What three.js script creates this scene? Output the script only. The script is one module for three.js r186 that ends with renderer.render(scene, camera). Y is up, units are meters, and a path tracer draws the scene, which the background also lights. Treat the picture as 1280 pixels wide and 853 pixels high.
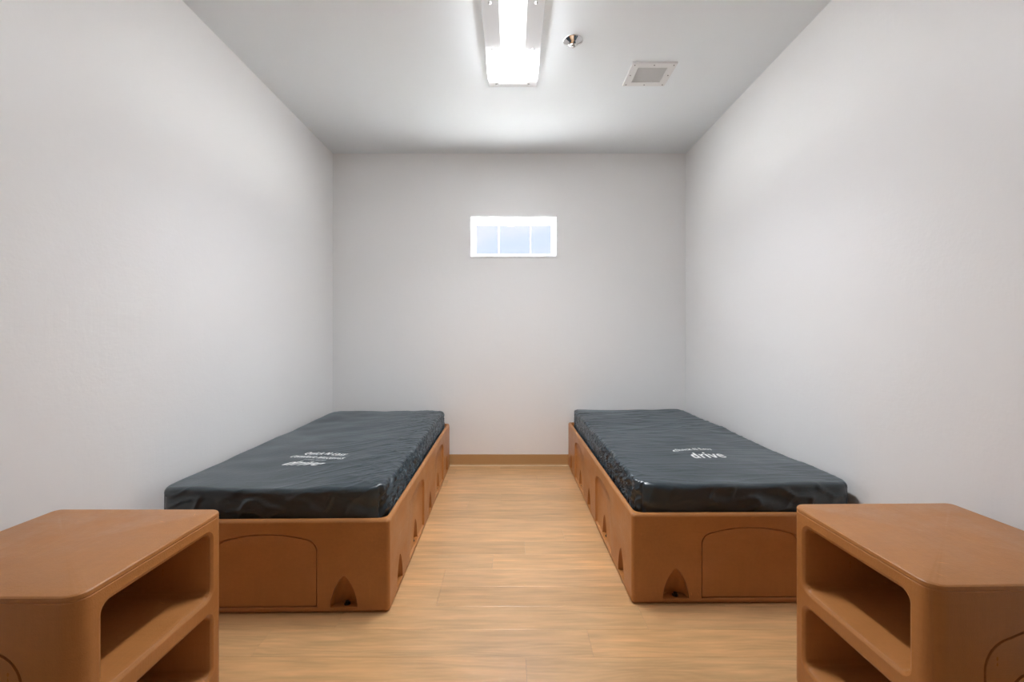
import * as THREE from 'three';
import { RoundedBoxGeometry } from 'three/addons/geometries/RoundedBoxGeometry.js';
import { mergeGeometries as mergeRaw, mergeVertices, toCreasedNormals } from 'three/addons/utils/BufferGeometryUtils.js';
import { RectAreaLightUniformsLib } from 'three/addons/lights/RectAreaLightUniformsLib.js';
import { Brush, Evaluator, SUBTRACTION } from 'three-bvh-csg';
import { createNoise2D, createNoise3D } from 'simplex-noise';

// ------------------------------------------------------------ camera, sky, sun, exposure
const scene = new THREE.Scene();
const EYE = 1.14, F = 569;                                  // eye height (m), focal length in px of a 1280x853 frame
const camera = new THREE.PerspectiveCamera(2 * Math.atan(426.5 / F) * 180 / Math.PI, 1280 / 853, 0.02, 300);
camera.position.set(0, EYE, 0);
camera.lookAt(0, EYE, -1);
camera.setViewOffset(1280, 853, 0, 6.5, 1280, 853);
scene.add(camera);

const renderer = new THREE.WebGLRenderer({ antialias: true });
renderer.toneMapping = THREE.LinearToneMapping;
const EXPOSURE = 6;                                         // every light below is given as the picture shows it, divided by this
renderer.toneMappingExposure = EXPOSURE;
renderer.shadowMap.enabled = true;
renderer.shadowMap.type = THREE.PCFSoftShadowMap;

function rng(seed) { let a = seed >>> 0; return () => { a = (a + 0x6D2B79F5) | 0; let t = Math.imul(a ^ (a >>> 15), 1 | a); t = (t + Math.imul(t ^ (t >>> 7), 61 | t)) ^ t; return ((t ^ (t >>> 14)) >>> 0) / 4294967296; }; }
const n2 = createNoise2D(rng(7)), n3 = createNoise3D(rng(11));
const fbm2 = (x, y, o = 4) => { let s = 0, a = 0.5, f = 1; for (let i = 0; i < o; i++) { s += a * n2(x * f + i * 17.3, y * f - i * 9.1); a *= 0.5; f *= 2.03; } return s; };
const fbm3 = (x, y, z, o = 4) => { let s = 0, a = 0.5, f = 1; for (let i = 0; i < o; i++) { s += a * n3(x * f + i * 17.3, y * f - i * 9.1, z * f + i * 3.7); a *= 0.5; f *= 2.03; } return s; };
const smooth = (a, b, x) => { const t = Math.min(1, Math.max(0, (x - a) / (b - a))); return t * t * (3 - 2 * t); };

{ // pale daytime sky with thin cloud
  const W = 1024, H = 512, d = new Float32Array(W * H * 4);
  for (let j = 0; j < H; j++) for (let i = 0; i < W; i++) {
    const v = (j + 0.5) / H, el = (v - 0.5) * Math.PI, az = (i + 0.5) / W * 2 * Math.PI;
    const x = Math.cos(el) * Math.cos(az), y = Math.sin(el), z = Math.cos(el) * Math.sin(az);
    const c = smooth(-0.25, 0.5, fbm3(x * 3.2, y * 11, z * 3.2, 5) + 0.08);
    const up = Math.max(0, y);
    const blue = [0.82 - 0.2 * up, 0.94 - 0.2 * up, 2.4 - 0.3 * up], white = [0.97, 1.0, 2.4];
    const k = (j * W + i) * 4;
    for (let q = 0; q < 3; q++) d[k + q] = (blue[q] * (1 - c * 0.75) + white[q] * c * 0.75) / EXPOSURE;
    d[k + 3] = 1;
  }
  const t = new THREE.DataTexture(d, W, H, THREE.RGBAFormat, THREE.FloatType);
  t.mapping = THREE.EquirectangularReflectionMapping; t.colorSpace = THREE.LinearSRGBColorSpace;
  t.magFilter = THREE.LinearFilter; t.minFilter = THREE.LinearFilter; t.needsUpdate = true;
  scene.background = t;
}
const sun = new THREE.DirectionalLight(0xfffcf8, 225 / EXPOSURE);       // high sun along the window wall: lights the ground outside and the sill
sun.position.set(12, 15, -8); sun.target.position.set(0, 0, -4);
sun.castShadow = true; sun.shadow.mapSize.set(2048, 2048);
Object.assign(sun.shadow.camera, { left: -20, right: 20, top: 20, bottom: -20, near: 0.5, far: 60 });
scene.add(sun, sun.target);

// ------------------------------------------------------------ room measures
const XL = -1.575, XR = 1.526, ZB = -4.0, ZF = 0.9, HC = 2.743, TH = 0.16;
const LAMP_RADIANCE = 54 / EXPOSURE, LAMP_SIDE = 32 / EXPOSURE, LAMP_BEAM = 2.5 / EXPOSURE;

// ------------------------------------------------------------ helpers
const mergeGeometries = list => mergeRaw(list.map(g => g.index ? g.toNonIndexed() : g));
const used = {};
function numbered(n) { const k = used[n] = (used[n] ?? -1) + 1; return k ? `${n}_${String(k).padStart(3, '0')}` : n; }
function shade(o) { o.castShadow = true; o.receiveShadow = true; return o; }
function part(name, geo, mat, parent) { const m = shade(new THREE.Mesh(geo, mat)); m.name = name; parent.add(m); return m; }
function thing(name, label, category, group) { const g = new THREE.Group(); g.name = numbered(name); g.userData = { label, category }; if (group) g.userData.group = group; scene.add(g); return g; }
function structure(name, o, label, category) { o.name = name; o.userData = { kind: 'structure', label, category }; scene.add(o); return o; }
function box(w, h, d, x, y, z) { const g = new THREE.BoxGeometry(w, h, d); g.translate(x, y, z); return g; }
// uv in metres from the direction a face points in
function boxUV(g, s = 1) {
  const p = g.attributes.position, n = g.attributes.normal, uv = new Float32Array(p.count * 2);
  for (let i = 0; i < p.count; i++) {
    const ax = Math.abs(n.getX(i)), ay = Math.abs(n.getY(i)), az = Math.abs(n.getZ(i));
    const [u, v] = ay >= ax && ay >= az ? [p.getX(i), p.getZ(i)] : ax >= az ? [p.getZ(i), p.getY(i)] : [p.getX(i), p.getY(i)];
    uv[2 * i] = u * s; uv[2 * i + 1] = v * s;
  }
  g.setAttribute('uv', new THREE.BufferAttribute(uv, 2)); return g;
}
// closed solid through rings of equal length, fan caps at both ends
function loft(rings, crease = 0.7) {
  const N = rings[0].length, pos = [], idx = [];
  for (const r of rings) for (const p of r) pos.push(...p);
  for (let k = 0; k + 1 < rings.length; k++) for (let i = 0; i < N; i++) {
    const a = k * N + i, b = k * N + (i + 1) % N, c = a + N, d = b + N;
    idx.push(a, b, d, a, d, c);
  }
  for (const [k, flip] of [[0, true], [rings.length - 1, false]]) {
    const c = [0, 0, 0]; for (const p of rings[k]) for (let q = 0; q < 3; q++) c[q] += p[q] / N;
    const ci = pos.length / 3; pos.push(...c);
    for (let i = 0; i < N; i++) { const a = k * N + i, b = k * N + (i + 1) % N; flip ? idx.push(ci, b, a) : idx.push(ci, a, b); }
  }
  const g = new THREE.BufferGeometry(); g.setAttribute('position', new THREE.Float32BufferAttribute(pos, 3)); g.setIndex(idx);
  // turn outwards if inside out
  let vol = 0; const A = new THREE.Vector3(), B = new THREE.Vector3(), C = new THREE.Vector3();
  for (let i = 0; i < idx.length; i += 3) { A.fromArray(pos, idx[i] * 3); B.fromArray(pos, idx[i + 1] * 3); C.fromArray(pos, idx[i + 2] * 3); vol += A.dot(B.cross(C)); }
  if (vol < 0) { for (let i = 0; i < idx.length; i += 3) { const t = idx[i]; idx[i] = idx[i + 1]; idx[i + 1] = t; } g.setIndex(idx); }
  return toCreasedNormals(g, crease);
}
function roundRect(hw, hh, r, seg = 7) { // 2D points round a rectangle, anticlockwise; r may be four radii
  const R = Array.isArray(r) ? r : [r, r, r, r], pts = [];
  [[1, 1, 0], [-1, 1, 1], [-1, -1, 2], [1, -1, 3]].forEach(([sx, sy, q]) => {
    const rr = Math.max(R[q], 1e-4);
    for (let i = 0; i <= seg; i++) { const a = (q + i / seg) * Math.PI / 2; pts.push([sx * (hw - rr) + rr * Math.cos(a), sy * (hh - rr) + rr * Math.sin(a)]); }
  });
  return pts;
}
const ev = new Evaluator(); ev.attributes = ['position', 'normal']; ev.useGroups = false;
function brush(g) { const c = (g.index ? g.toNonIndexed() : g.clone()); for (const k of Object.keys(c.attributes)) if (k !== 'position' && k !== 'normal') c.deleteAttribute(k); const b = new Brush(c); b.updateMatrixWorld(); return b; }
// slivers left by the booleans go, and normals that point away from their own face are set to it
function tidy(g) {
  const src = g.index ? g.toNonIndexed() : g, p = src.attributes.position, n = src.attributes.normal, P = [], N = [];
  const a = new THREE.Vector3(), b = new THREE.Vector3(), c = new THREE.Vector3(), f = new THREE.Vector3(), e = new THREE.Vector3(), v = new THREE.Vector3();
  for (let i = 0; i < p.count; i += 3) {
    a.fromBufferAttribute(p, i); b.fromBufferAttribute(p, i + 1); c.fromBufferAttribute(p, i + 2);
    f.subVectors(b, a).cross(e.subVectors(c, a)); if (f.length() < 1e-11) continue; f.normalize();
    for (let k = 0; k < 3; k++) { v.fromBufferAttribute(n, i + k); if (!(v.dot(f) > 0.6)) v.copy(f); P.push(p.getX(i + k), p.getY(i + k), p.getZ(i + k)); N.push(v.x, v.y, v.z); }
  }
  const o = new THREE.BufferGeometry(); o.setAttribute('position', new THREE.Float32BufferAttribute(P, 3)); o.setAttribute('normal', new THREE.Float32BufferAttribute(N, 3)); return o;
}
function subtract(a, cutters) { return ev.evaluate(brush(a), brush(mergeGeometries(cutters.map(c => brush(c).geometry))), SUBTRACTION).geometry; }

// ------------------------------------------------------------ textures
function dataTexture(w, h, fn, srgb, repeat) {
  const d = new Uint8Array(w * h * 4);
  for (let j = 0; j < h; j++) for (let i = 0; i < w; i++) {
    const c = fn(i, j), k = (j * w + i) * 4;
    for (let q = 0; q < 3; q++) d[k + q] = Math.max(0, Math.min(255, Array.isArray(c) ? c[q] : c));
    d[k + 3] = 255;
  }
  const t = new THREE.DataTexture(d, w, h); t.wrapS = t.wrapT = THREE.RepeatWrapping; t.magFilter = THREE.LinearFilter; t.minFilter = THREE.LinearMipmapLinearFilter; t.generateMipmaps = true;
  if (srgb) t.colorSpace = THREE.SRGBColorSpace;
  if (repeat) t.repeat.set(repeat, repeat);
  t.needsUpdate = true; return t;
}
// tiling noise: blends of shifted noise over a period
function tileNoise(u, v, f, o) { const a = u * 2 * Math.PI, b = v * 2 * Math.PI, r = f / (2 * Math.PI); return 0.5 * (fbm3(r * Math.cos(a) + 3, r * Math.sin(a), r * Math.cos(b) * 0.7 + v * 0, o) + fbm3(r * Math.cos(b) + 30, r * Math.sin(b), r * Math.sin(a) * 0.7, o)); }
const wallBump = dataTexture(768, 768, (i, j) => { const u = i / 768, v = j / 768; return 128 + 150 * tileNoise(u, v, 26, 3) + 90 * tileNoise(u + 0.3, v, 90, 2); }, false, 1 / 1.2);
const plasticBump = dataTexture(512, 512, (i, j) => { const u = i / 512, v = j / 512; return 128 + 120 * tileNoise(u, v, 8, 2) + 110 * tileNoise(u, v + 0.2, 110, 2); }, false, 1 / 0.4);
// matt scuffs on the moulded plastic
const plasticRough = dataTexture(512, 512, (i, j) => { const u = i / 512, v = j / 512; return 205 + 90 * tileNoise(u, v, 6, 4) + 30 * tileNoise(u, v, 70, 2); }, false, 1 / 0.9);
const scuffs = (() => { const R = rng(31); return Array.from({ length: 16 }, () => { const a = R() * 3.14, l = 4 + 14 * R(); return [R() * 1024, R() * 1024, Math.cos(a), Math.sin(a), l, 0.8 + 1.2 * R(), 14 + 34 * R()]; }); })();
const plasticColour = dataTexture(1024, 1024, (i, j) => {
  const u = i / 1024, v = j / 1024, t = 1 + 0.05 * tileNoise(u, v, 7, 4) + 0.04 * tileNoise(u, v + 0.4, 60, 2); let c = 200 * t;
  for (const [x, y, dx, dy, l, w, k] of scuffs) { const px = i - x, py = j - y; if (Math.abs(px) > 20 || Math.abs(py) > 20) continue; const al = px * dx + py * dy, ac = -px * dy + py * dx; if (Math.abs(al) < l && Math.abs(ac) < w) c += k * (1 - Math.abs(al) / l); }
  return c; }, true, 1 / 0.9);

// oak grain: six plank faces stacked in one sheet, grain along u
const PL = 1.22, PW = 0.152, ROWS = 6, TW = 1536, THh = 1152;
const oak = dataTexture(TW, THh, (i, j) => {
  const row = Math.floor(j / (THh / ROWS)), x = i / TW * PL, y = (j % (THh / ROWS)) / (THh / ROWS) * PW, o = row * 37.7;
  const cy = PW * (0.5 + 0.3 * Math.sin(row * 2.1));
  const bend = 0.02 * fbm2(x * 2.2 + o, y * 9, 3);
  const ring = Math.sin((Math.hypot((y - cy + bend) * 1.0, 0.012 + 0.02 * (1 + n2(x * 1.4 + o, 3.1)))) * 430 + 3 * n2(x * 0.8, o));
  const streak = fbm2(x * 3.4 + o, y * 48, 4), broad = fbm2(x * 2.0 - o, y * 16, 3);
  const pore = smooth(0.32, 0.62, fbm2(x * 14 + o * 2, y * 420, 2) + 0.22 * ring);
  const dark = smooth(0.2, 0.6, fbm2(x * 6 + o * 3, y * 200 + 9, 3));
  let t = 1 + 0.10 * broad + 0.045 * streak + 0.014 * ring;
  const c = [221 * t, 176 * t, 124 * t];
  const k = 0.22 * pore, m = 0.10 * dark;
  return [c[0] * (1 - k) + 240 * k - 40 * m, c[1] * (1 - k) + 212 * k - 52 * m, c[2] * (1 - k) + 170 * k - 52 * m];
}, true);

// ------------------------------------------------------------ materials
const lin = (r, g, b) => new THREE.Color().setRGB(r, g, b);
const M = {
  wall: new THREE.MeshStandardMaterial({ color: lin(0.88, 0.878, 0.872), roughness: 0.4, bumpMap: wallBump, bumpScale: 0.0006 }),
  ceiling: new THREE.MeshStandardMaterial({ color: lin(0.88, 0.925, 0.95), roughness: 0.8, bumpMap: wallBump, bumpScale: 0.0005 }),
  white: new THREE.MeshStandardMaterial({ color: lin(0.88, 0.89, 0.89), roughness: 0.4 }),
  vinyl: new THREE.MeshStandardMaterial({ color: lin(0.84, 0.86, 0.87), roughness: 0.32 }),
  vent: new THREE.MeshStandardMaterial({ color: lin(0.80, 0.80, 0.79), roughness: 0.5 }),
  grille: new THREE.MeshStandardMaterial({ color: lin(0.58, 0.58, 0.57), roughness: 0.6 }),
  brown: new THREE.MeshStandardMaterial({ color: lin(0.79, 0.325, 0.09), map: plasticColour, roughness: 0.46, roughnessMap: plasticRough, bumpMap: plasticBump, bumpScale: 0.0006 }),
  rubber: new THREE.MeshStandardMaterial({ color: lin(0.50, 0.29, 0.12), roughness: 0.5 }),
  caulk: new THREE.MeshStandardMaterial({ color: lin(0.80, 0.66, 0.47), roughness: 0.6 }),
  steel: new THREE.MeshStandardMaterial({ color: lin(0.86, 0.86, 0.86), metalness: 1, roughness: 0.09 }),
  chrome: new THREE.MeshStandardMaterial({ color: lin(0.80, 0.80, 0.80), metalness: 1, roughness: 0.05 }),
  screw: new THREE.MeshStandardMaterial({ color: lin(0.62, 0.62, 0.62), metalness: 1, roughness: 0.3 }),
  black: new THREE.MeshStandardMaterial({ color: lin(0.02, 0.02, 0.022), roughness: 0.3, metalness: 0.4 }),
  dark: new THREE.MeshStandardMaterial({ color: lin(0.12, 0.12, 0.12), roughness: 0.6 }),
  glass: new THREE.MeshPhysicalMaterial({ color: 0xffffff, transmission: 1, roughness: 0, thickness: 0, ior: 1.5 }),
  lens: new THREE.MeshStandardMaterial({ color: lin(0.9, 0.9, 0.9), roughness: 0.4, emissive: lin(0.97, 0.985, 1.0), emissiveIntensity: 3.0 / EXPOSURE }),
  door: new THREE.MeshStandardMaterial({ color: lin(0.13, 0.075, 0.04), roughness: 0.45 }),
  ground: new THREE.MeshStandardMaterial({ color: lin(0.57, 0.585, 0.59), roughness: 0.9 }),
};
const plankTints = [[0.86, 0.86, 0.86], [0.92, 0.90, 0.88], [0.80, 0.785, 0.77], [0.88, 0.87, 0.88]].map(c => new THREE.MeshPhysicalMaterial({ map: oak, color: lin(...c), roughness: 0.3, ior: 1.7, bumpMap: oak, bumpScale: 0.0002 }));

// ------------------------------------------------------------ room shell
const W = XR - XL, D = ZF - ZB, CX = (XL + XR) / 2, CZ = (ZF + ZB) / 2;
const wl = shade(new THREE.Mesh(boxUV(box(TH, HC + 0.3, D + 2 * TH, XL - TH / 2, HC / 2, CZ)), M.wall)); structure('wall_left', wl, 'white painted side wall behind the left bed', 'wall');
const wr = shade(new THREE.Mesh(boxUV(box(TH, HC + 0.3, D + 2 * TH, XR + TH / 2, HC / 2, CZ)), M.wall)); structure('wall_right', wr, 'white painted side wall behind the right bed', 'wall');
const WIN = { x0: -0.366, x1: 0.394, y0: 1.836, y1: 2.188 };
function wallWithHole(x0, x1, y0, y1, hole, z) {
  const s = new THREE.Shape([[x0, y0], [x1, y0], [x1, y1], [x0, y1]].map(p => new THREE.Vector2(...p)));
  s.holes.push(new THREE.Path([[hole.x0, hole.y0], [hole.x0, hole.y1], [hole.x1, hole.y1], [hole.x1, hole.y0]].map(p => new THREE.Vector2(...p))));
  const g = new THREE.ExtrudeGeometry(s, { depth: TH, bevelEnabled: false }); g.translate(0, 0, z); return boxUV(g);
}
structure('wall_back', shade(new THREE.Mesh(wallWithHole(XL, XR, -0.15, HC + 0.15, WIN, ZB - TH), M.wall)), 'white painted end wall with the small high window', 'wall');
const DOOR = { x0: -0.1, x1: 0.82, y0: 0, y1: 2.1 };
structure('wall_front', shade(new THREE.Mesh(wallWithHole(XL, XR, -0.15, HC + 0.15, { ...DOOR, y0: 0.0 }, ZF), M.wall)), 'white painted wall with the door, behind the camera', 'wall');
structure('ceiling', shade(new THREE.Mesh(boxUV(box(W, 0.15, D, CX, HC + 0.075, CZ)), M.ceiling)), 'smooth white painted ceiling', 'ceiling');

// floor: every plank is a piece, laid across the room
const floor = new THREE.Group(); structure('floor', floor, 'pale oak plank floor', 'floor');
part('subfloor', box(W, 0.146, D, CX, -0.077, CZ), M.dark, floor);
{
  const R = rng(5), cache = {};
  function plank(x0, x1, row) {  // chamfered top, ends cut where the wall is
    const key = `${(x1 - x0).toFixed(3)}_${row}`;
    if (cache[key]) return cache[key];
    const L = x1 - x0, g = 0.0003, c = 0.0006, h = PW / 2 - g, l = L / 2 - g;
    const ring = (a, b, y) => [[a, y, b], [-a, y, b], [-a, y, -b], [a, y, -b]];
    const geo = loft([ring(l, h, -0.004), ring(l, h, -0.0003), ring(l - c, h - c, 0)], 0.3);
    const p = geo.attributes.position, uv = new Float32Array(p.count * 2);
    for (let i = 0; i < p.count; i++) { uv[2 * i] = (p.getX(i) + L / 2) / PL; uv[2 * i + 1] = (row + 0.02 + 0.96 * Math.min(1, Math.max(0, 0.5 - p.getZ(i) / PW))) / ROWS; }
    geo.setAttribute('uv', new THREE.BufferAttribute(uv, 2));
    return cache[key] = geo;
  }
  // joints read off the photograph, by row number (row 0 starts 1.462 m from the camera)
  const joints = { 0: 0.049, 1: 0.29, 2: 0.53, 3: 0.9, 4: -0.323, 5: -0.097, 6: 0.069, 7: 0.296, 8: -0.62, 9: 0.5, 10: -0.3, 11: -0.079, 12: 0.36, 13: -0.5, 14: 0.2, 15: 0.75, 16: -0.1 };
  for (let k = -19; k < 17; k++) {
    const zNear = -(1.462 + k * PW), zc = zNear - PW / 2;
    if (zc - PW / 2 > ZF || zc + PW / 2 < ZB) continue;
    let x = joints[k] ?? (R() * PL - PL / 2);
    while (x > XL) x -= PL;
    for (; x < XR; x += PL) {
      const a = Math.max(x, XL), b = Math.min(x + PL, XR); if (b - a < 0.02) continue;
      const m = part('plank', plank(a, b, Math.floor(R() * ROWS)), plankTints[Math.floor(R() * 4)], floor);
      m.position.set((a + b) / 2, 0, zc); if (R() < 0.5) m.rotation.y = Math.PI;
    }
  }
}

// cove base round the room
function coveBase(name, len, label) {
  const g = new THREE.Group(), s = new THREE.Shape();
  s.moveTo(0, 0.004); s.lineTo(0.012, 0.004); s.quadraticCurveTo(0.0045, 0.005, 0.0032, 0.018); s.lineTo(0.003, 0.094); s.quadraticCurveTo(0.003, 0.098, 0, 0.098); s.closePath();
  const e = new THREE.ExtrudeGeometry(s, { depth: len, bevelEnabled: false, curveSegments: 6 }); e.translate(0, 0, -len / 2); e.rotateY(-Math.PI / 2); // profile points to +z
  part('cove', e, M.rubber, g);
  part('caulk_bead', box(len, 0.005, 0.013, 0, 0.0025, 0.0068), M.caulk, g);
  structure(name, g, label, 'baseboard'); return g;
}
coveBase('baseboard_back', W, 'tan rubber cove base along the end wall').position.set(CX, 0, ZB);
{ const a = coveBase('baseboard_left', D - 0.04, 'tan rubber cove base along the left wall'); a.rotation.y = Math.PI / 2; a.position.set(XL, 0, CZ); }
{ const a = coveBase('baseboard_right', D - 0.04, 'tan rubber cove base along the right wall'); a.rotation.y = -Math.PI / 2; a.position.set(XR, 0, CZ); }

// ------------------------------------------------------------ window
{
  const g = new THREE.Group(); structure('window_1', g, 'small high three-pane window with white frame', 'window');
  const { x0, x1, y0, y1 } = WIN, cx = (x0 + x1) / 2, cy = (y0 + y1) / 2, w = x1 - x0, h = y1 - y0;
  const frame = (ow, oh, t, z0, z1, bottom = t) => { // four bars merged round an opening
    const d = z1 - z0, z = (z0 + z1) / 2;
    return mergeGeometries([box(ow, t, d, cx, cy + oh / 2 - t / 2, z), box(ow, bottom, d, cx, cy - oh / 2 + bottom / 2, z), box(t, oh - t - bottom, d, cx - ow / 2 + t / 2, cy + (bottom - t) / 2, z), box(t, oh - t - bottom, d, cx + ow / 2 - t / 2, cy + (bottom - t) / 2, z)]);
  };
  part('casing', frame(w + 0.016, h + 0.016, 0.009, ZB - 0.002, ZB + 0.006), M.white, g);
  part('reveal', frame(w, h, 0.006, ZB - TH, ZB - 0.001), M.white, g);
  part('frame', frame(w - 0.012, h - 0.012, 0.020, ZB - TH + 0.01, ZB - 0.095, 0.022), M.vinyl, g);
  const sash = part('sash', frame(w - 0.052, h - 0.054, 0.012, ZB - TH + 0.015, ZB - 0.112, 0.014), M.vinyl, g);
  const iw = w - 0.076, ih = h - 0.08, zg = ZB - 0.134;
  const m1 = (623.3 - 640) / F * 4.13, m2 = (663.2 - 640) / F * 4.13;
  for (const mx of [m1, m2]) part('muntin', box(0.010, ih + 0.002, 0.010, mx, cy, zg + 0.008), M.vinyl, g);
  for (const [a, b] of [[cx - iw / 2, m1 - 0.004], [m1 + 0.004, m2 - 0.004], [m2 + 0.004, cx + iw / 2]]) part('pane', box(b - a, ih, 0.0008, (a + b) / 2, cy, zg), M.glass, g);
}
// ------------------------------------------------------------ door behind the camera
{
  const g = new THREE.Group(); structure('door_1', g, 'dark wooden door in the wall behind the camera', 'door');
  const w = DOOR.x1 - DOOR.x0, cx = (DOOR.x0 + DOOR.x1) / 2;
  part('leaf', box(w - 0.09, 2.05, 0.045, cx, 1.03, ZF + 0.06), M.door, g);
  part('door_frame', mergeGeometries([box(0.042, 2.1, TH + 0.02, DOOR.x0 + 0.021, 1.05, ZF + TH / 2), box(0.042, 2.1, TH + 0.02, DOOR.x1 - 0.021, 1.05, ZF + TH / 2), box(w - 0.084, 0.042, TH + 0.02, cx, 2.079, ZF + TH / 2)]), M.vent, g);
  part('handle', mergeGeometries([new THREE.CylinderGeometry(0.026, 0.026, 0.012, 20).rotateX(Math.PI / 2).translate(DOOR.x0 + 0.12, 1.0, ZF + 0.031), new RoundedBoxGeometry(0.12, 0.018, 0.014, 3, 0.006).translate(DOOR.x0 + 0.165, 1.0, ZF + 0.005), new THREE.CylinderGeometry(0.009, 0.009, 0.03, 12).rotateX(Math.PI / 2).translate(DOOR.x0 + 0.12, 1.0, ZF + 0.018)]), M.screw, g);
}
// ground outside
{ const gr = shade(new THREE.Mesh(boxUV(box(160, 0.3, 160, 0, -0.45, -20)), M.ground)); structure('ground', gr, 'sunlit bare ground outside the window', 'ground'); }

// ------------------------------------------------------------ ceiling fittings
{ // security light: polished plate with a long white lens
  const g = thing('ceiling_light', 'long polished steel ceiling light with glowing white lens', 'ceiling light');
  const zf = -2.924, L = 1.22, cx = 0.005, w = 0.308; g.position.set(cx, HC, zf + L / 2);
  const plate = loft(Array.from({ length: 41 }, (_, k) => { const t = k / 20 - 1, y = -(0.003 + 0.011 * (1 - t * t * t * t)); return [[-w / 2, 0], [-w / 2, y + 0.0015], [-w / 2 + 0.0015, y], [w / 2 - 0.0015, y], [w / 2, y + 0.0015], [w / 2, 0]].map(([x, yy]) => [x, yy, t * L / 2]); }), 0.5);
  part('mounting_plate', plate, M.steel, g);
  const lw = 0.132, ll = 0.96;
  const lens = loft([[0, 0.0], [0.032, 0.0], [0.038, -0.002], [0.040, -0.006]].map(([y, o]) => roundRect(lw / 2 + o, ll / 2 + o, 0.007, 4).map(([x, z]) => [x, -0.0145 - y, z])));
  part('lens', lens, M.lens, g);
  for (const s of [-1, 1]) part('end_bracket', new RoundedBoxGeometry(lw + 0.05, 0.006, 0.022, 2, 0.002).translate(0, -0.0085, s * (ll / 2 + 0.075)), M.white, g);
  for (let k = 0; k < 4; k++) for (const s of [-1, 1]) {
    const zz = -L / 2 + [0.034, 0.40, 0.753, 1.18][k];
    const sc = new THREE.SphereGeometry(0.0085, 14, 8, 0, Math.PI * 2, 0, Math.PI / 2); sc.scale(1, 0.55, 1); sc.rotateX(Math.PI); sc.translate(s * (k % 3 ? 0.112 : 0.103), k % 3 ? -0.0137 : -0.0052, zz);
    part('screw', sc, M.screw, g);
  }
  RectAreaLightUniformsLib.init();
  const l = new THREE.RectAreaLight(0xf8fbff, LAMP_RADIANCE, lw - 0.02, ll - 0.02);
  l.position.set(0, -0.0557, 0); l.rotation.x = -Math.PI / 2; l.castShadow = true; g.add(l);
  for (let k = 0; k < 6; k++) { // the prismatic lens throws most of its light downwards
    const b = new THREE.SpotLight(0xf8fbff, LAMP_BEAM, 0, 1.2, 1, 2); b.position.set(0, -0.0567, (k - 2.5) * ll / 6); b.target.position.set(0, -1, (k - 2.5) * ll / 6);
    b.castShadow = true; b.shadow.radius = 4; g.add(b, b.target);
  }
  for (const [x, z, turn, len] of [[lw / 2 + 0.001, 0, -Math.PI / 2, ll - 0.02], [-lw / 2 - 0.001, 0, Math.PI / 2, ll - 0.02], [0, ll / 2 + 0.001, Math.PI, lw - 0.02], [0, -ll / 2 - 0.001, 0, lw - 0.02]]) { // its upright faces
    const e = new THREE.RectAreaLight(0xf8fbff, LAMP_SIDE * (x ? 1 : 0.4), len, 0.030); e.position.set(x, -0.0325, z); e.rotation.y = turn; e.castShadow = true; g.add(e);
  }
}
{ // sprinkler
  const g = thing('sprinkler_head', 'small round chrome sprinkler cover on the ceiling', 'sprinkler');
  g.position.set(0.331, HC, -2.468);
  part('escutcheon', new THREE.LatheGeometry([[0.0, -0.001], [0.053, -0.001], [0.054, -0.004], [0.051, -0.0065], [0.040, -0.012], [0.028, -0.020], [0.019, -0.027], [0.0, -0.027]].map(p => new THREE.Vector2(...p)), 40), M.chrome, g);
  part('ring', new THREE.TorusGeometry(0.0145, 0.0028, 10, 28).rotateX(Math.PI / 2).translate(0, -0.029, 0), M.chrome, g);
  part('button', new THREE.SphereGeometry(0.009, 16, 10).scale(1, 0.6, 1).translate(0, -0.029, 0), M.screw, g);
}
{ // vent
  const g = thing('ceiling_vent', 'square white screwed ceiling vent with grey grille', 'vent');
  const x0 = 0.705, x1 = 0.971, z0 = -2.905, z1 = -2.66; g.position.set((x0 + x1) / 2, HC, (z0 + z1) / 2);
  const w = x1 - x0, d = z1 - z0, ow = 0.178, od = 0.157, T = 0.010;
  const ringAt = (hw, hd, y) => roundRect(hw, hd, 0.003, 2).map(([x, z]) => [x, y, z]);
  const plate = subtract(loft([ringAt(w / 2, d / 2, 0), ringAt(w / 2, d / 2, -T + 0.002), ringAt(w / 2 - 0.002, d / 2 - 0.002, -T)], 0.4), [loft([ringAt(ow / 2, od / 2, -0.0035), ringAt(ow / 2, od / 2, -T - 0.01)], 0.4)]);
  part('plate', plate, M.vent, g);
  // grille: a sheet with a lattice of small square holes, bars as geometry
  const bars = [], n = 17, m = 15;
  for (let i = 0; i <= n; i++) bars.push(box(0.0068, 0.0016, od - 0.001, -ow / 2 + 0.003 + i * (ow - 0.006) / n, -0.0056, 0));
  for (let j = 0; j <= m; j++) bars.push(box(ow - 0.001, 0.0016, 0.0068, 0, -0.0055, -od / 2 + 0.003 + j * (od - 0.006) / m));
  const gr = part('grille', mergeGeometries(bars), M.grille, g); gr.userData = { label: 'grey perforated grille' };
  part('filter', box(ow - 0.001, 0.0006, od - 0.001, 0, -0.0038, 0), M.dark, g);
  for (const [sx, sz] of [[-1, -1], [0, -1], [1, -1], [-1, 0], [1, 0], [-1, 1], [0, 1], [1, 1]]) part('screw', new THREE.CylinderGeometry(0.004, 0.0032, 0.003, 12).translate(sx * (w / 2 - 0.018), -T - 0.0005, sz * (d / 2 - 0.018)), M.dark, g);
}

// ------------------------------------------------------------ moulded bed frames
const BW = 1.01, BL = 2.06, BH = 0.384;
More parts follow.
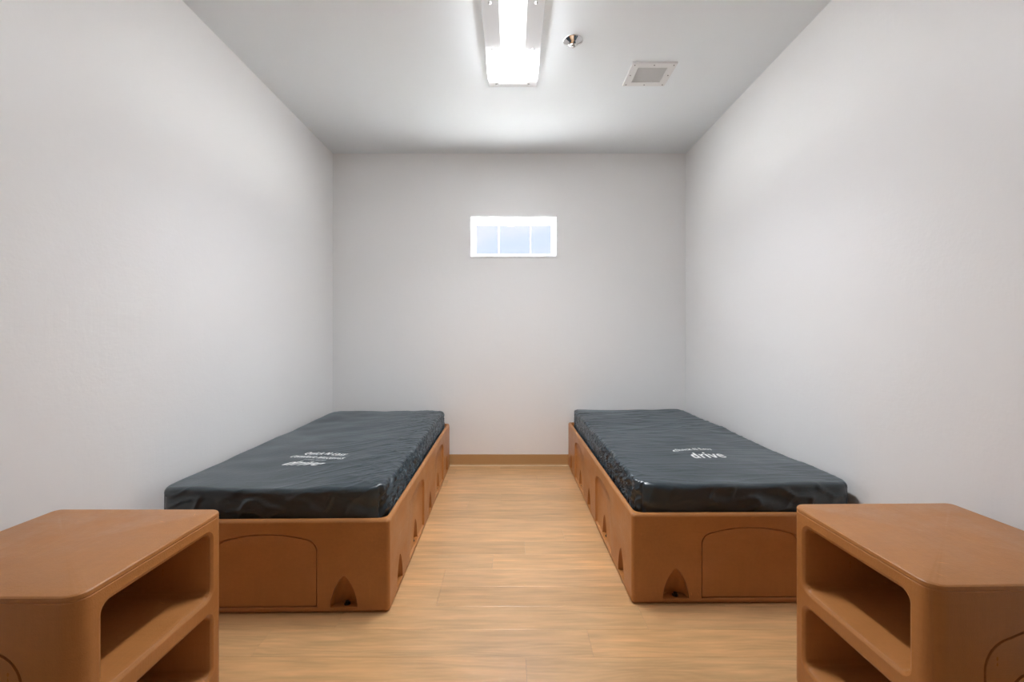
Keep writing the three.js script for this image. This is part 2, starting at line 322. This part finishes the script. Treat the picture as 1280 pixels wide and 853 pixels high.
// arch outline in (a, y): a across, y up
function archPts(hw, y0, ys, yc, r, inset = 0) {
  const p = [], h = hw - inset, b = y0 + inset, s = ys - inset, c = yc - inset, n = 8;
  p.push([-h, b], [-h * 0.33, b], [h * 0.33, b], [h, b], [h, b + (s - r - b) * 0.5]);
  for (let i = 0; i <= n; i++) { const a = i / n * Math.PI / 2 * 0.86; p.push([h - r + r * Math.cos(a), s - r + r * Math.sin(a)]); }
  const xe = p[p.length - 1][0], ye = p[p.length - 1][1];
  for (let i = 1; i < 16; i++) { const t = 1 - 2 * i / 16; p.push([xe * t, ye + (c - ye) * (1 - t * t)]); }
  for (let i = n; i >= 0; i--) { const a = i / n * Math.PI / 2 * 0.86; p.push([-(h - r + r * Math.cos(a)), s - r + r * Math.sin(a)]); }
  p.push([-h, b + (s - r - b) * 0.5]);
  return p;
}
// cutter across a panel: outline in the panel plane, going in along -n from just outside
function archCutter(depth, place) {
  const soft = [[-0.004, 0.02], [-0.004, 0.0005], [-0.0025, -0.0015], [0.002, -depth + 0.001], [0.004, -depth]];
  return loft(soft.map(([ins, n]) => archPts(0.2075, 0.024, 0.303, 0.324, 0.05, ins).map(([a, y]) => place(a, y, n))), 0.5);
}
function notchCutter(place) { // pointed, rounded pocket with a flat sill
  const H = 0.130, rings = [];
  for (let k = 0; k <= 9; k++) {
    const t = k / 9 * 0.985, r = 0.0555 * Math.pow(1 - Math.pow(t, 1.7), 0.72) + 0.0006;
    rings.push(Array.from({ length: 32 }, (_, i) => { const a = i / 32 * 2 * Math.PI; return place(r * Math.cos(a), 0.023 + t * H, r * Math.sin(a) * 0.95); }));
  }
  return loft(rings, 0.8);
}
const bedGeo = (() => {
  const outer = new RoundedBoxGeometry(BW, BH, BL, 5, 0.016); outer.translate(0, BH / 2, -BL / 2);
  const panRing = (o, y) => roundRect(BW / 2 - 0.024 + o, BL / 2 - 0.024 + o, 0.03 + o, 6).map(([x, z]) => [x, y, z - BL / 2]);
  const pan = loft([[0.03, BH + 0.03], [0.012, BH + 0.004], [0.0062, BH - 0.0018], [0.002, BH - 0.006], [0, BH - 0.013], [-0.001, BH - 0.036]].map(([o, y]) => panRing(o, y)), 0.6);
  const foot = (a, y, n) => [a, y, n], head = (a, y, n) => [-a, y, -BL - n];
  const side = (s, c) => (a, y, n) => [s * (BW / 2 + n), y, -c - s * a];
  const outline = place => { // a narrow groove round the foot of the recess
    const prism = (ins, n1) => loft([0.02, -n1].map(n => archPts(0.2075, 0.024, 0.303, 0.324, 0.05, ins).map(([a, y]) => place(a, y, n))), 0.5);
    return subtract(prism(0, 0.0105), [prism(0.0045, 0.03)]);
  };
  const cutA = [pan, archCutter(0.006, foot), archCutter(0.006, head)], cutN = [outline(foot), outline(head)];
  for (const s of [-1, 1]) {
    for (const c of [0.605, 1.455]) cutA.push(archCutter(0.012, side(s, c)));
    for (const c of [0.19, 0.605, 1.03, 1.455, 1.87]) cutN.push(notchCutter(side(s, c)));
    cutN.push(notchCutter((a, y, n) => foot(a + s * 0.318, y, n)), notchCutter((a, y, n) => head(a + s * 0.318, y, n)));
  }
  return boxUV(tidy(subtract(subtract(outer, cutA), cutN)));
})();
const boltGeo = mergeGeometries([new THREE.CylinderGeometry(0.013, 0.013, 0.003, 20).translate(0, 0.0015, 0), new THREE.CylinderGeometry(0.0085, 0.0085, 0.010, 6).translate(0, 0.007, 0)]);
function bed(label, corner, turn, room) { // corner: the near room-side corner on the floor; room: +1 if the room side is +x
  const g = thing('bed_frame', label, 'bed frame', 'moulded bed frames');
  g.rotation.y = turn;
  g.position.set(corner[0] - room * BW / 2 * Math.cos(turn), 0, corner[1] + room * BW / 2 * Math.sin(turn));
  part('body', bedGeo, M.brown, g);
  for (const s of [-1, 1]) { const b = part('bolt', boltGeo, M.black, g); b.position.set(s * 0.318 + 0.006, 0.023, -0.026); }
  for (const c of [0.19, 0.605, 1.03, 1.455, 1.87]) { const b = part('bolt', boltGeo, M.black, g); b.position.set(room * (BW / 2 - 0.028), 0.023, -c); }
  return g;
}
const bedL = bed('brown moulded bed frame against the left wall', [-0.504, -1.873], 0.017, 1);
const bedR = bed('brown moulded bed frame against the right wall', [0.509, -1.931], 0.008, -1);

// ------------------------------------------------------------ mattresses
const MW = 0.946, ML = 1.995, MH = 0.152, MARGIN = 0.18;
function mattressPrint(draw) {
  const c = document.createElement('canvas'); c.width = 1152; c.height = 2048;
  const x = c.getContext('2d'), sx = c.width / (MW + 2 * MARGIN), sy = c.height / (ML + 2 * MARGIN);
  x.fillStyle = '#1e2f38'; x.fillRect(0, 0, c.width, c.height);
  const R = rng(99);                                         // faint mottling of the coated cloth
  for (let i = 0; i < 5000; i++) { const v = R() < 0.5 ? '255,255,255' : '0,0,0'; x.fillStyle = `rgba(${v},${0.012 + 0.02 * R()})`; x.fillRect(R() * c.width, R() * c.height, 2 + 26 * R(), 1 + 5 * R()); }
  x.fillStyle = '#f4f4f2';
  // text centred at local (lx, lz), w metres wide and h metres tall (capital height), skewed
  const put = (s, lx, lz, w, h, font, skew = 0, turn = 0) => {
    x.save(); x.translate((lx + MW / 2 + MARGIN) * sx, c.height - (-lz + MARGIN) * sy); x.rotate(turn); x.transform(1, 0, -skew, 1, 0, 0);
    x.font = `${font} 100px sans-serif`; x.textAlign = 'center'; x.textBaseline = 'alphabetic';
    x.scale(w * sx / x.measureText(s).width, h * sy / 73); x.fillText(s, 0, 36); x.restore();
  };
  draw(put, x, sx, sy, c);
  const t = new THREE.CanvasTexture(c); t.colorSpace = THREE.SRGBColorSpace; t.anisotropy = 8; return t;
}
// the cloth's fine creases
const clothBump = (() => { const t = dataTexture(1024, 1024, (i, j) => { const u = i / 1024, v = j / 1024;
  const a = 1 - Math.abs(tileNoise(u, v, 9, 3)) * 2.4, b = 1 - Math.abs(tileNoise(u + 0.37, v + 0.11, 16, 3)) * 2.6;
  return 60 + 105 * Math.pow(Math.max(0, a), 6) + 55 * Math.pow(Math.max(0, b), 8) + 60 * tileNoise(u, v, 40, 3); }); t.repeat.set(1.7, 2.9); return t; })();
function mattressGeo(room, seed, kind) {
  let g = new THREE.BoxGeometry(MW, MH, ML, 150, 18, 320); g.deleteAttribute('uv'); g.deleteAttribute('normal'); g = mergeVertices(g, 1e-6);
  const p = g.attributes.position, uv = new Float32Array(p.count * 2), r = 0.022;
  const n = (a, b, c = 0) => n3(a + seed * 5.3, b, c + seed), ridge = v => Math.pow(Math.max(0, 1 - Math.abs(v) * 2.2), 2);
  for (let i = 0; i < p.count; i++) {
    let x = p.getX(i), y = p.getY(i), z = p.getZ(i);
    const ix = Math.max(-MW / 2 + r, Math.min(MW / 2 - r, x)), iy = Math.max(-MH / 2 + r, Math.min(MH / 2 - r, y)), iz = Math.max(-ML / 2 + r, Math.min(ML / 2 - r, z));
    let nx = x - ix, ny = y - iy, nz = z - iz; const l = Math.hypot(nx, ny, nz) || 1; nx /= l; ny /= l; nz /= l;
    x = ix + nx * r; y = iy + ny * r; z = iz + nz * r;
    const lz = z - ML / 2;                                                     // 0 at the foot, -ML at the head
    const u = x + nx * (MH / 2 - y), v = lz + nz * (MH / 2 - y);
    uv[2 * i] = (u + MW / 2 + MARGIN) / (MW + 2 * MARGIN); uv[2 * i + 1] = (-v + MARGIN) / (ML + 2 * MARGIN);
    const e = MW / 2 - room * x, ef = -lz, top = Math.max(0, ny), rs = Math.max(0, room * nx), fs = Math.max(0, nz);
    let d = 0;
    if (top > 0) {
      let t = 0.007 * n(x * 1.6, lz * 1.3) + 0.003 * n(x * 4, lz * 4, 2);
      if (kind === 0) { // slanting creases running in from the room-side edge
        const a = x * 0.55 + lz * 0.83 * 1.0, b = x * 0.83 - lz * 0.55;
        t += 0.0032 * ridge(n(b * 2.2, a * 9, 5)) * smooth(0.75, 0.1, e) + 0.0045 * ridge(n(e * 3, lz * 7 + e * 5, 7)) * Math.exp(-e / 0.14);
        t += 0.0022 * ridge(n(b * 3.5, a * 20, 9)) * smooth(0.5, 0.05, e);
      } else {          // long waves across the far half, crumples at the edge
        t += 0.0042 * ridge(n(x * 1.3, lz * 6 + x * 1.2, 5)) * smooth(0.45, 1.3, ef) + 0.0042 * ridge(n(e * 6, lz * 13 + e * 3, 7)) * Math.exp(-e / 0.09);
        t += 0.0016 * ridge(n(x * 2, lz * 12, 9));
      }
      d += t * top;
    }
    if (rs > 0) d += rs * ((0.0045 * n(lz * 9 + y * 6, y * 12, 3) + 0.013 * ridge(n(lz * 11 + y * 12, y * 14 + lz * 3, 4)) + 0.007 * ridge(n(lz * 26, y * 20, 6))) * (0.55 + 0.75 * smooth(1.2, 0.2, ef)) - 0.009);
    if (fs > 0) d += fs * (0.0055 * n(x * 4 + y * 5, y * 9, 8) + 0.008 * ridge(n(x * 4.5 - y * 10, y * 7 + x * 4, 12)) * (0.4 + 0.6 * smooth(-0.2, 0.4, room * -x + 0.1)) - 0.003);
    if (ny < -0.5) d = 0;
    d = Math.min(d, 0.003 + 0.011 * smooth(-MH / 2 + 0.04, -MH / 2 + 0.07, y));   // held in by the rim
    x += nx * d; y += ny * d; z += nz * d;
    const rp = 0.075, a = (Math.abs(x) - (MW / 2 - rp)) / rp, b = (Math.abs(z) - (ML / 2 - rp)) / rp;   // corners rounded in plan
    if (a > 0 && b > 0) { const k = Math.max(a, b) / Math.hypot(a, b); x = Math.sign(x) * (MW / 2 - rp + rp * a * k); z = Math.sign(z) * (ML / 2 - rp + rp * b * k); }
    p.setXYZ(i, x, y, z);
  }
  g.setAttribute('uv', new THREE.BufferAttribute(uv, 2)); g.translate(0, MH / 2, 0); g.computeVertexNormals(); return g;
}
function mattress(label, bedFrame, room, seed, kind, map, dx, dz) {
  const g = thing('mattress', label, 'mattress', 'mattresses on the bed frames');
  g.rotation.y = bedFrame.rotation.y;
  g.position.copy(bedFrame.position).add(new THREE.Vector3(dx, BH - 0.0355, -BL / 2 + dz).applyAxisAngle(new THREE.Vector3(0, 1, 0), g.rotation.y));
  const mat = new THREE.MeshPhysicalMaterial({ map, roughness: 0.32, ior: 1.7, sheen: 1.0, sheenRoughness: 0.4, sheenColor: lin(0.45, 0.68, 0.85), bumpMap: clothBump, bumpScale: 0.0006 });
  part('cover', mattressGeo(room, seed, kind), mat, g);
}
mattress('dark vinyl mattress with four lines of white print on the left bed', bedL, 1, 1, 0, mattressPrint((put) => {
  put('Quick N Easy', 0.01, -0.575, 0.225, 0.042, 'bold', 0.3, 0.02);
  put('Comfort Mattress', -0.005, -0.50, 0.285, 0.042, 'bold', 0.25, 0.05);
  put('Power Series', 0.0, -0.448, 0.115, 0.016, '', 0.2, 0.03);
  put('drive', -0.02, -0.385, 0.185, 0.062, 'bold', 0.85, 0.03);
}), 0.004, 0.004);
mattress('dark vinyl mattress with large white print on the right bed', bedR, -1, 2, 1, mattressPrint((put) => {
  put('Quick N Easy', 0.01, -0.60, 0.20, 0.036, 'bold', -0.2, 0.04);
  put('C', -0.098, -0.575, 0.036, 0.03, 'bold', 0);
  put('drive', 0.036, -0.475, 0.178, 0.098, 'bold', 0);
}), 0.0, 0.004);

// ------------------------------------------------------------ nightstands (open front towards +x)
const ND = 0.53, NW = 0.49, NH = 0.59;
const standGeo = (() => {
  const fr = 0.038, bk = 0.022, ring = (o, y) => roundRect(ND / 2 + o, NW / 2 + o, [fr + o, bk + o, bk + o, fr + o], 8).map(([x, z]) => [x, y, z]);
  const body = loft([[-0.014, 0], [-0.009, 0.004], [0, 0.032], [0, NH - 0.016], [-0.0014, NH - 0.0135], [0, NH - 0.011], [0, NH - 0.006], [-0.0009, NH - 0.003], [-0.0032, NH - 0.0008], [-0.006, NH]].map(([o, y]) => ring(o, y)), 0.5);
  // pockets flare out at the front so that their rims are round
  const pocket = (y0, y1) => {
    const hy = (y1 - y0) / 2, cy = (y0 + y1) / 2, hz = NW / 2 - 0.064, R = 0.015, prof = [[R + 0.03, 0.03]];
    for (let k = 0; k <= 6; k++) { const a = k / 6 * Math.PI / 2; prof.push([R * (1 - Math.sin(a)), -R * (1 - Math.cos(a)) + (k ? 0 : 0.0005)]); }
    prof.push([-0.004, -0.40], [-0.02, -0.455]);
    return loft(prof.map(([o, n]) => roundRect(hz + o, hy + o, 0.022 + o, 5).map(([z, y]) => [ND / 2 + n, cy + y, z])), 0.6);
  };
  // moulded arch outlines on both sides: a narrow groove, cut as one arch less a smaller one
  const arch = (s, hw, y0, ys, yc, r, depth, ins) => loft([0.02, 0.0004, -depth].map((n, k) => archPts(hw, y0, ys, yc, r, ins + (ins ? -1 : 1) * 0.0012 * (k === 2)).map(([a, y]) => [a, y, s * (NW / 2 + n)])), 0.5);
  const groove = (s, ...o) => subtract(arch(s, ...o, 0.0045, 0), [arch(s, ...o, 0.03, 0.0050)]);
  let g = subtract(body, [pocket(0.107, 0.290), pocket(0.349, 0.538)]);
  g = subtract(g, [1, -1].flatMap(s => [groove(s, 0.150, 0.06, 0.478, 0.498, 0.075), groove(s, 0.095, 0.10, 0.40, 0.422, 0.06)]));
  return boxUV(tidy(g));
})();
function nightstand(label, x, z, turn) {
  const g = thing('nightstand', label, 'nightstand', 'moulded nightstands'); g.position.set(x, 0, z); g.rotation.y = turn;
  part('body', standGeo, M.brown, g);
}
nightstand('brown moulded open nightstand beside the left wall', -1.1785, -1.2008, 0);
nightstand('brown moulded open nightstand beside the right wall', 1.184, -1.25, Math.PI + 0.02);

renderer.render(scene, camera);
